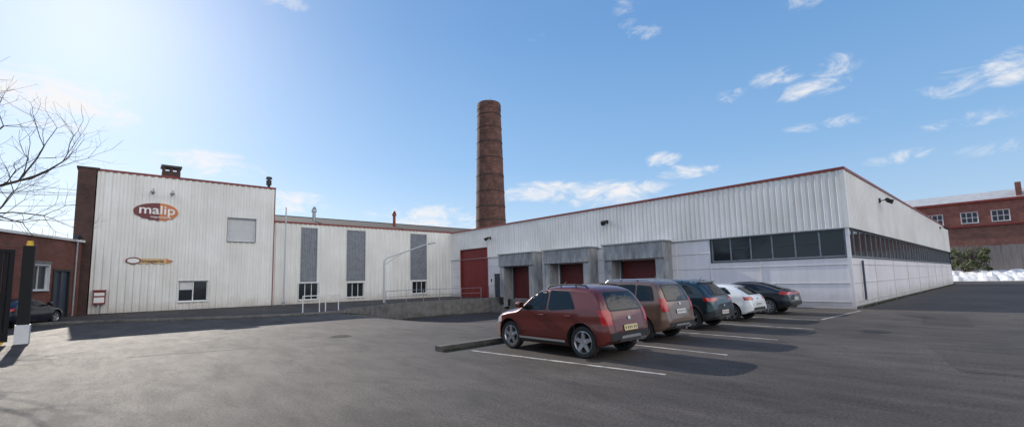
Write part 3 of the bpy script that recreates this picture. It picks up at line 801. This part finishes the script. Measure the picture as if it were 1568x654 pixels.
    if S.get('clad') or S.get('arch'):
        for xc in (xr,xf):
            n=20;ro=AR+S.get('archw',.07)
            for i in range(n):
                t0=math.radians(-18)+math.radians(216)*i/n;t1=math.radians(-18)+math.radians(216)*(i+1)/n
                q=[(xc+r*math.cos(t),R+.01+r*math.sin(t)) for r,t in ((AR,t0),(ro,t0),(ro,t1),(AR,t1))]
                both(q,.014,'black' if S.get('clad') else S['paint'],.2)
    if S.get('silverside'):
        both(sc([(1.3,.33),(3.0,.33),(3.0,.38),(1.3,.38)]),.05,'chrome')
    pl=S.get('plate');zp=S.get('zp',.78)
    if pl:
        patch([(-.26,zp-.06),(.26,zp-.06),(.26,zp+.06),(-.26,zp+.06)],'B',.02,pl,.3)
        for y in (-.2,-.13,-.03,.04,.11,.2): patch([(y-.015,zp-.03),(y+.015,zp-.03),(y+.015,zp+.03),(y-.015,zp+.03)],'B',.023,S.get('pc','black'),.3)
    patch([(-.05,zp+.17),(.05,zp+.17),(.05,zp+.24),(-.05,zp+.24)],'B',.015,'chrome',.3)
    for k,mbx in groups.items(): mbx.obj({'carglass':'glazing','black':'trim_and_seals','redlamp':'plate_lettering','chrome':'bright_trim','clearlamp':'headlamps','platew':'number_plate','platey':'number_plate'}.get(k,'arch_flares'),root,smooth=40)
    mb=MB()
    for xg in S['handles']:
        for sd in (1,-1):
            h=bvh.ray_cast(Vector((xg*sx,sd*3,belt-.12)),Vector((0,-sd,0)))
            if h[0]:
                p=h[0]+Vector((0,sd*.025,0));mb.tube(p-Vector((.09,0,0)),p+Vector((.09,0,0)),.017,.017,S['paint'],8)
                mb.tube(p-Vector((.09,sd*.03,0)),p-Vector((.09,0,0)),.015,.015,S['paint'],6);mb.tube(p+Vector((.09,-sd*.03,0)),p+Vector((.09,0,0)),.015,.015,S['paint'],6)
    xm=S['xm']*sx
    for sd in (1,-1):
        h=bvh.ray_cast(Vector((xm,sd*3,belt+.03)),Vector((0,-sd,0)));p=h[0]
        mb.tube(p-Vector((0,sd*.02,0)),p+Vector((0,sd*.10,.03)),.03,.025,'black',8)
        c=p+Vector((0,sd*.17,.08));
        for a,b,r0,r1 in ((-.06,-.04,.055,.085),(-.04,.03,.085,.085),(.03,.08,.085,.04)):
            ra=[];rb=[]
            for i in range(14):
                t=2*math.pi*i/14
                ra.append(c+Vector((a,math.cos(t)*r0*1.35,math.sin(t)*r0)));rb.append(c+Vector((b,math.cos(t)*r1*1.35,math.sin(t)*r1)))
            for i in range(14): mb.face([ra[i],ra[(i+1)%14],rb[(i+1)%14],rb[i]],S['paint'])
            if a==-.06: mb.face(ra,'carglass')
            if b==.08: mb.face(rb,S['paint'])
    if S.get('rails'):
        for sd in (1,-1):
            pr=None;x0,x1=S['rails'][0]*sx,S['rails'][1]*sx
            for i in range(15):
                x=x0+(x1-x0)*i/14;y=sd*(Wm-.30)
                h=bvh.ray_cast(Vector((x,y,4)),Vector((0,0,-1)));p=h[0]+Vector((0,0,.055 if 0<i<14 else -.01))
                if pr: mb.tube(pr,p,.018,.018,S.get('rk','chrome'),8)
                if i in(4,9): mb.tube(h[0],p,.015,.015,'black',6)
                pr=p
    if S.get('spoiler'):
        zz=S['spoiler'];
        pr=None
        for i in range(13):
            y=-(Wm-.33)+2*(Wm-.33)*i/12
            h=bvh.ray_cast(Vector((-3,y,zz)),Vector((1,0,0)))
            if not h[0]: continue
            p=h[0]+Vector((-.05,0,.03))
            if pr: mb.tube(pr,p,.035,.035,S.get('spk',S['paint']),8)
            pr=p
    h1=bvh.ray_cast(Vector((-3,0,rg[0][1]+.03)),Vector((1,0,0)));h2=bvh.ray_cast(Vector((-3,-.36,rg[0][1]+.09)),Vector((1,0,0)))
    if h1[0] and h2[0]: mb.tube(h1[0]+h1[1]*.02,h2[0]+h2[1]*.02,.012,.008,'black',6)
    hh=bvh.ray_cast(Vector((S.get('ant',.9)*sx,0,4)),Vector((0,0,-1)))
    if hh[0]: mb.tube(hh[0],hh[0]+Vector((-.12,0,.12)),.012,.004,'black',6)
    mb.box(.7,L-.5,-(Wm-.40),Wm-.40,.20,.34,'black')
    mb.tube((.12,-.45,.30),(.6,-.45,.28),.03,.03,'galv',8)
    mb.obj('fittings',root,smooth=40)
    for i,xc in enumerate((xr,xf)):
        for sd in (1,-1):
            mb=MB();tw=.205;yo=sd*(Wm-.055);c=(xc,yo-sd*tw/2,R)
            h=tw/2;RR=R*.70
            prof=[(RR-.02,-h*.85),(RR+.02,-h),(R-.04,-h*1.02),(R-.008,-h*.8),(R,-h*.4),(R,h*.4),(R-.008,h*.8),(R-.04,h*1.02),(RR+.02,h),(RR-.005,h*.86)]
            mb.lathe(c,prof,'rubber',36,'y')
            o_=sd
            prof=[(RR,h*.88*o_),(RR-.012,h*.90*o_),(RR-.03,h*.6*o_),(RR-.04,-h*.3*o_),(0.001,-h*.35*o_)]
            mb.lathe(c,prof[:2],'alu',36,'y');mb.lathe(c,prof[1:4],'alu',36,'y');mb.lathe(c,prof[3:],'black',36,'y')
            nsp=S.get('spokes',5)
            yf=c[1]+sd*h*.72;yb=c[1]+sd*h*.25
            for k in range(nsp):
                t=2*math.pi*k/nsp+.3
                dr=Vector((math.cos(t),0,math.sin(t)));tn=Vector((-math.sin(t),0,math.cos(t)))
                w0,w1=S.get('sw',(.055,.035))
                A=[Vector((c[0],0,c[2]))+dr*.03+tn*w0,Vector((c[0],0,c[2]))+dr*.03-tn*w0,Vector((c[0],0,c[2]))+dr*(RR-.01)-tn*w1,Vector((c[0],0,c[2]))+dr*(RR-.01)+tn*w1]
                f_=[Vector((p.x,yf-(0.0 if j<2 else -sd*.012),p.z)) for j,p in enumerate(A)];b_=[Vector((p.x,yb,p.z)) for p in A]
                mb.face(f_,'alu')
                for j in range(4): mb.face([f_[j],f_[(j+1)%4],b_[(j+1)%4],b_[j]],'alu')
            mb.tube((c[0],yf-sd*.02,c[2]),(c[0],yf+sd*.012,c[2]),.07,.06,'alu',16)
            mb.obj('wheel_%d_%s'%(i,'l' if sd>0 else 'r'),root,smooth=35)
    a=math.radians(az);off=Vector((xr,Wm-.15,0));off.rotate(Matrix.Rotation(a,3,'Z'))
    root.rotation_euler=(0,0,a);root.location=(rl[0]-off.x,rl[1]-off.y,gz(*rl)+.0)
    return root

SUV=dict(L=4.3,W=1.80,belt=1.03,xr=.80,xf=3.47,R=.35,paint='p_red',tum=.33,
 top=[(0,.60),(.02,.78),(.05,.92),(.10,1.03),(.20,1.20),(.34,1.40),(.46,1.51),(.65,1.565),(1.2,1.61),(1.9,1.60),(2.35,1.54),(2.65,1.41),(3.03,1.13),(3.2,1.07),(3.6,1.02),(3.95,.95),(4.14,.84),(4.24,.70),(4.3,.55)],
 side=[[(2.02,1.03),(2.92,1.01),(2.46,1.42),(2.02,1.475)],[(1.02,1.07),(1.93,1.03),(1.93,1.48),(1.28,1.45)]],
 rear=[(-.63,1.05),(.63,1.05),(.53,1.42),(-.53,1.42)],wind=[(-.68,1.12),(.68,1.12),(.54,1.47),(-.54,1.47)],
 lamps=[(.74,1.06,.64,.16)],
 bumpB=[[(-.74,.42),(.74,.42),(.74,.58),(-.74,.58)]],silverB=[[(-.42,.38),(.42,.38),(.36,.50),(-.36,.50)]],
 doors=[1.02,1.97,2.98],handles=[1.22,2.15],xm=2.85,clad=False,sill=True,arch=True,archw=.03,silverside=True,rails=(.75,2.2),rk='black',plate='platey',zp=.66,spokes=5,sx=.87,ant=2.2)
build_car('parked_suv',(7.8,6.4),91.5,SUV)
MPV=dict(L=4.5,W=1.76,belt=1.02,xr=.85,xf=3.65,R=.33,paint='p_taupe',tum=.30,
 top=[(0,.60),(.02,.80),(.05,.95),(.09,1.06),(.17,1.24),(.28,1.46),(.40,1.60),(.6,1.66),(1.3,1.69),(2.1,1.68),(2.6,1.60),(3.0,1.43),(3.55,1.10),(3.8,1.02),(4.1,.93),(4.3,.82),(4.42,.68),(4.5,.52)],
 side=[[(2.1,1.06),(3.05,1.04),(2.6,1.44),(2.1,1.52)],[(1.1,1.09),(2.0,1.06),(2.0,1.53),(1.1,1.53)],[(.42,1.12),(1.02,1.09),(1.02,1.52),(.55,1.48)]],
 rear=[(-.62,1.10),(.62,1.10),(.55,1.50),(-.55,1.50)],wind=[(-.66,1.12),(.66,1.12),(.54,1.52),(-.54,1.52)],
 lamps=[(.82,1.16,.63,.14)],
 bumpB=[[(-.70,.42),(.70,.42),(.70,.52),(-.70,.52)]],silverB=[[(-.42,.38),(.42,.38),(.36,.47),(-.36,.47)]],
 doors=[1.05,2.05,3.1],handles=[1.25,2.25],xm=2.95,arch=True,archw=.03,rails=(.6,2.3),plate='platew',zp=.80,spokes=6,sx=.9)
build_car('parked_mpv',(10.95,6.9),91,MPV)
XSUV=dict(L=4.45,W=1.86,belt=1.06,xr=.86,xf=3.54,R=.36,paint='p_teal',tum=.36,
 top=[(0,.62),(.02,.84),(.05,.98),(.12,1.06),(.28,1.20),(.50,1.42),(.66,1.53),(.95,1.60),(1.5,1.63),(2.0,1.62),(2.4,1.56),(2.75,1.42),(3.2,1.14),(3.4,1.08),(3.8,1.02),(4.15,.92),(4.32,.80),(4.40,.68),(4.45,.52)],
 side=[[(2.1,1.09),(3.0,1.07),(2.55,1.42),(2.1,1.49)],[(1.15,1.13),(2.0,1.09),(2.0,1.495),(1.3,1.48)],[(.72,1.17),(1.08,1.14),(1.2,1.46),(.95,1.44)]],
 rear=[(-.60,1.12),(.60,1.12),(.50,1.44),(-.50,1.44)],wind=[(-.68,1.14),(.68,1.14),(.54,1.5),(-.54,1.5)],
 lamps=[(.92,1.03,.42,.28)],
 bumpB=[[(-.76,.42),(.76,.42),(.76,.66),(-.76,.66)]],silverB=[[(-.5,.38),(.5,.38),(.46,.44),(-.46,.44)]],
 doors=[1.08,2.05,3.05],handles=[1.3,2.25],xm=2.9,clad=True,archw=.07,rails=(.85,2.2),rk='chrome',plate='platew',pc='redlamp',zp=.56,spokes=5,sx=.9,spoiler=1.50)
build_car('parked_crossover',(14.3,7.2),91,XSUV)
COUPE=dict(L=4.25,W=1.82,belt=.96,xr=.82,xf=3.4,R=.33,paint='p_white',tum=.42,
 top=[(0,.60),(.02,.80),(.05,.90),(.14,.99),(.38,1.14),(.66,1.28),(.95,1.36),(1.4,1.40),(1.8,1.39),(2.15,1.32),(2.5,1.18),(2.95,.98),(3.2,.93),(3.6,.88),(3.95,.78),(4.12,.68),(4.2,.58),(4.25,.48)],
 side=[[(1.65,.99),(2.7,.96),(2.2,1.22),(1.65,1.29)],[(.78,1.04),(1.57,.99),(1.57,1.29),(1.05,1.25)]],
 rear=[(-.58,1.02),(.58,1.02),(.48,1.27),(-.48,1.27)],wind=[(-.66,1.0),(.66,1.0),(.50,1.3),(-.50,1.3)],
 lamps=[(.80,.92,.48,.22)],
 bumpB=[[(-.6,.42),(.6,.42),(.56,.52),(-.56,.52)]],
 doors=[1.25,2.75],handles=[1.5],xm=2.5,plate='platew',zp=.64,spokes=5,sx=.9)
build_car('parked_hatchback',(17.7,7.3),91,COUPE)
LIFT=dict(L=4.75,W=1.87,belt=.98,xr=.98,xf=3.82,R=.345,paint='p_black',tum=.42,
 top=[(0,.60),(.02,.82),(.05,.94),(.10,1.02),(.3,1.06),(.6,1.14),(1.0,1.27),(1.5,1.39),(2.0,1.44),(2.5,1.43),(2.85,1.34),(3.2,1.19),(3.6,1.01),(3.8,.96),(4.2,.90),(4.5,.80),(4.65,.68),(4.72,.58),(4.75,.48)],
 side=[[(2.25,1.01),(3.25,.99),(2.75,1.25),(2.25,1.33)],[(1.25,1.05),(2.17,1.01),(2.17,1.335),(1.55,1.29)]],
 rear=[(-.58,1.09),(.58,1.09),(.46,1.36),(-.46,1.36)],wind=[(-.66,1.03),(.66,1.03),(.50,1.34),(-.50,1.34)],
 lamps=[(.86,.97,.02,.36)],
 bumpB=[[(-.7,.42),(.7,.42),(.66,.55),(-.66,.55)]],silverB=[[(-.66,.37),(.66,.37),(.64,.40),(-.64,.40)]],
 doors=[1.2,2.2,3.3],handles=[1.45,2.4],xm=3.0,plate='platew',zp=.68,spokes=10,sw=(.03,.02),sx=.9)
build_car('parked_liftback',(21.5,7.3),90.5,LIFT)
H2B=dict(COUPE);H2B.update(paint='p_navy')
build_car('parked_hatchback',(-4.95,32.0),math.degrees(math.atan2(5.8,2.73)),H2B)

# ------------------------------------------------------------ world
w=bpy.data.worlds.new("World");scene.world=w;w.use_nodes=True;nt=w.node_tree;L=nt.links.new
bgn=nt.nodes['Background']
STR=.12
sky=nt.nodes.new('ShaderNodeTexSky');sky.sky_type='NISHITA';sky.sun_disc=False;sky.sun_elevation=math.radians(SUN_EL);sky.sun_rotation=math.radians(90-SUN_AZ)
sky.air_density=1.0;sky.dust_density=.8;sky.ozone_density=2.0
tc=nt.nodes.new('ShaderNodeTexCoord')
sz=nt.nodes.new('ShaderNodeSeparateXYZ');L(tc.outputs['Generated'],sz.inputs[0])
gr=nt.nodes.new('ShaderNodeValToRGB');cr_=gr.color_ramp
cr_.elements[0].position=0;cr_.elements[0].color=(.54,.68,.85,1);cr_.elements[1].position=1;cr_.elements[1].color=(.07,.20,.50,1)
for p_,c_ in ((.10,(.42,.61,.84)),(.25,(.25,.475,.79)),(.5,(.14,.34,.68))):
    el=cr_.elements.new(p_);el.color=(*c_,1)
L(sz.outputs[2],gr.inputs[0])
sg=nt.nodes.new('ShaderNodeMix');sg.data_type='RGBA';sg.blend_type='MULTIPLY';sg.inputs[0].default_value=1;L(gr.outputs[0],sg.inputs[6]);sg.inputs[7].default_value=(.8/STR,.8/STR,.8/STR,1);sg.clamp_result=False
sn=nt.nodes.new('ShaderNodeMix');sn.data_type='RGBA';sn.blend_type='MULTIPLY';sn.inputs[0].default_value=1;L(sky.outputs[0],sn.inputs[6]);sn.inputs[7].default_value=(.32,.32,.32,1)
sa_=nt.nodes.new('ShaderNodeMix');sa_.data_type='RGBA';sa_.blend_type='ADD';sa_.inputs[0].default_value=1;L(sg.outputs[2],sa_.inputs[6]);L(sn.outputs[2],sa_.inputs[7])
clouds=[(95.9,16.9,5.4,2.1,1.2),(91.1,16.7,2.2,.9,.85),(83.1,13.0,4.2,1.3,.9),(74.9,9.5,3.6,1.2,.85),(43.5,11.1,6.5,1.2,.95),(36.0,10.6,6.5,1.4,1.),(26.3,12.5,2.8,.7,.8),(29,14.2,1.8,.8,.75),
(16.1,21.2,2.0,.8,.6),(13.2,19.2,2.9,.8,.66),(20.8,20.2,1.4,.7,.6),(32.2,31.4,1.3,1.6,.62),(30.0,28.9,1.8,.8,.52),(10.7,21.0,1.7,1.,.58),(2.5,16.6,2.3,1.0,.8),(-1.6,16.9,2.2,1.2,.85),(1.8,13.2,2.5,.7,.65),(0.4,10.4,2.4,.6,.7),(6.4,11.0,2.4,.6,.55),(11.8,15.4,3.6,.6,.5),(58.7,8.0,7,1.6,.8),(76.9,30.9,2.2,.7,.45),(44.9,29.8,1.2,.5,.45),(13.0,28,1.8,.9,.55),
(-45,24,26,12,2.6),(-90,32,32,20,3.2),(-140,24,26,12,2.6),(175,30,20,12,1.2)]  # this row: unseen clouds behind the camera, added as fill light
acc=None
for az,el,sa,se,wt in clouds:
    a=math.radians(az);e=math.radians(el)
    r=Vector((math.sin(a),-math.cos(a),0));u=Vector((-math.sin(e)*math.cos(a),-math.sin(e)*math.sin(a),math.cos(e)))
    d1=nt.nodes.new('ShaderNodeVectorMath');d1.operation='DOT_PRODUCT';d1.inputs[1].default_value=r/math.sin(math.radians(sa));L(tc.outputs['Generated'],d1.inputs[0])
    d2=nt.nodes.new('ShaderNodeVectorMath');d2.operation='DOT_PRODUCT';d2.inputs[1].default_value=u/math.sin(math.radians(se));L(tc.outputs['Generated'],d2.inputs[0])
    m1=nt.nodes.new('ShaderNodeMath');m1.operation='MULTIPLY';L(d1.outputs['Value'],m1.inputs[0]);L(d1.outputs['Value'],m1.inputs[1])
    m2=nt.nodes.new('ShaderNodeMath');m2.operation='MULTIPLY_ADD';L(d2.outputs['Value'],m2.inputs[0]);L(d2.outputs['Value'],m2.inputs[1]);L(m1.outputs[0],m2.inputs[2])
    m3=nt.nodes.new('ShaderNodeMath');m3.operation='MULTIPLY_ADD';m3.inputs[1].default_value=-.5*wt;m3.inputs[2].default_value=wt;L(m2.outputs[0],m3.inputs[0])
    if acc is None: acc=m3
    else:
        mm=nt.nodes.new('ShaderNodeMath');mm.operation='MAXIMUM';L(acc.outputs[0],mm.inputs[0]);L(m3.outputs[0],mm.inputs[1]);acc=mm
mx=nt.nodes.new('ShaderNodeMath');mx.operation='MAXIMUM';mx.inputs[1].default_value=0;L(acc.outputs[0],mx.inputs[0])
mp=nt.nodes.new('ShaderNodeMapping');mp.inputs['Scale'].default_value=(1,1,2.2);L(tc.outputs['Generated'],mp.inputs[0])
no=nt.nodes.new('ShaderNodeTexNoise');no.inputs['Scale'].default_value=15;no.inputs['Detail'].default_value=7;no.inputs['Roughness'].default_value=.65;no.inputs['Distortion'].default_value=.6;L(mp.outputs[0],no.inputs[0])
k1=nt.nodes.new('ShaderNodeMath');k1.operation='MULTIPLY_ADD';k1.inputs[1].default_value=4.4;k1.inputs[2].default_value=-2.2-.58;L(no.outputs['Fac'],k1.inputs[0])
k2=nt.nodes.new('ShaderNodeMath');k2.operation='ADD';L(k1.outputs[0],k2.inputs[0]);L(mx.outputs[0],k2.inputs[1])
mr=nt.nodes.new('ShaderNodeMapRange');mr.interpolation_type='SMOOTHSTEP';mr.inputs[1].default_value=-.5;mr.inputs[2].default_value=1.1;L(k2.outputs[0],mr.inputs[0])
gate=nt.nodes.new('ShaderNodeMapRange');gate.inputs[1].default_value=0;gate.inputs[2].default_value=.4;L(mx.outputs[0],gate.inputs[0])
k3=nt.nodes.new('ShaderNodeMath');k3.operation='MULTIPLY';L(mr.outputs[0],k3.inputs[0]);L(gate.outputs[0],k3.inputs[1])
k4=nt.nodes.new('ShaderNodeMath');k4.operation='MULTIPLY';k4.inputs[1].default_value=.9;L(k3.outputs[0],k4.inputs[0])
# boost the added out-of-view clouds opposite the sun for more fill light
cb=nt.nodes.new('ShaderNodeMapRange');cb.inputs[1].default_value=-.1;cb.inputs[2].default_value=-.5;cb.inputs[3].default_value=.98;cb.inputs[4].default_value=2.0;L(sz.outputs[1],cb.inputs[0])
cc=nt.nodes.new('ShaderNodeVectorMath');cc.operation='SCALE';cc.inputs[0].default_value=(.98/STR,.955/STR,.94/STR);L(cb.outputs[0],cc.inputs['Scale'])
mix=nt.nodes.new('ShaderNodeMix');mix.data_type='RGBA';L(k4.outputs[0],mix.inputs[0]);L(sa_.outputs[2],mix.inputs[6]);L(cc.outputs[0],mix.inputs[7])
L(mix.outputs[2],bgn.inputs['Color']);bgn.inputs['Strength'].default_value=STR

sd=bpy.data.lights.new('sun','SUN');sd.energy=5.0;sd.angle=math.radians(.53);sd.color=(1,.92,.82)
so=bpy.data.objects.new('sun',sd);COL.objects.link(so)
a,e=math.radians(SUN_AZ),math.radians(SUN_EL)
dv=Vector((math.cos(e)*math.cos(a),math.cos(e)*math.sin(a),math.sin(e)))
so.rotation_euler=dv.to_track_quat('Z','Y').to_euler();so.location=dv*60

# ------------------------------------------------------------ camera
f,p,yaw,roll,cyy,cxx,h=676.195,.102,.853,.022,359.08,776.92,1.75
fw=Vector((math.cos(yaw)*math.cos(p),math.sin(yaw)*math.cos(p),math.sin(p)))
rt=Vector((math.sin(yaw),-math.cos(yaw),0));up=rt.cross(fw)
c_,s_=math.cos(roll),math.sin(roll)
R_=rt*c_-up*s_;U_=rt*s_+up*c_
cam=bpy.data.cameras.new('camera');co=bpy.data.objects.new('camera',cam);COL.objects.link(co)
mt=Matrix((R_,U_,-fw)).transposed().to_4x4();mt.translation=Vector((0,0,h));co.matrix_world=mt
cam.sensor_width=36;cam.lens=f/1568*36;cam.shift_x=(784-cxx)/1568;cam.shift_y=(cyy-326.8)/1568
cam.clip_end=4000;cam.clip_start=.05
scene.camera=co
scene.view_settings.view_transform='Standard';scene.view_settings.look='None';scene.view_settings.exposure=0
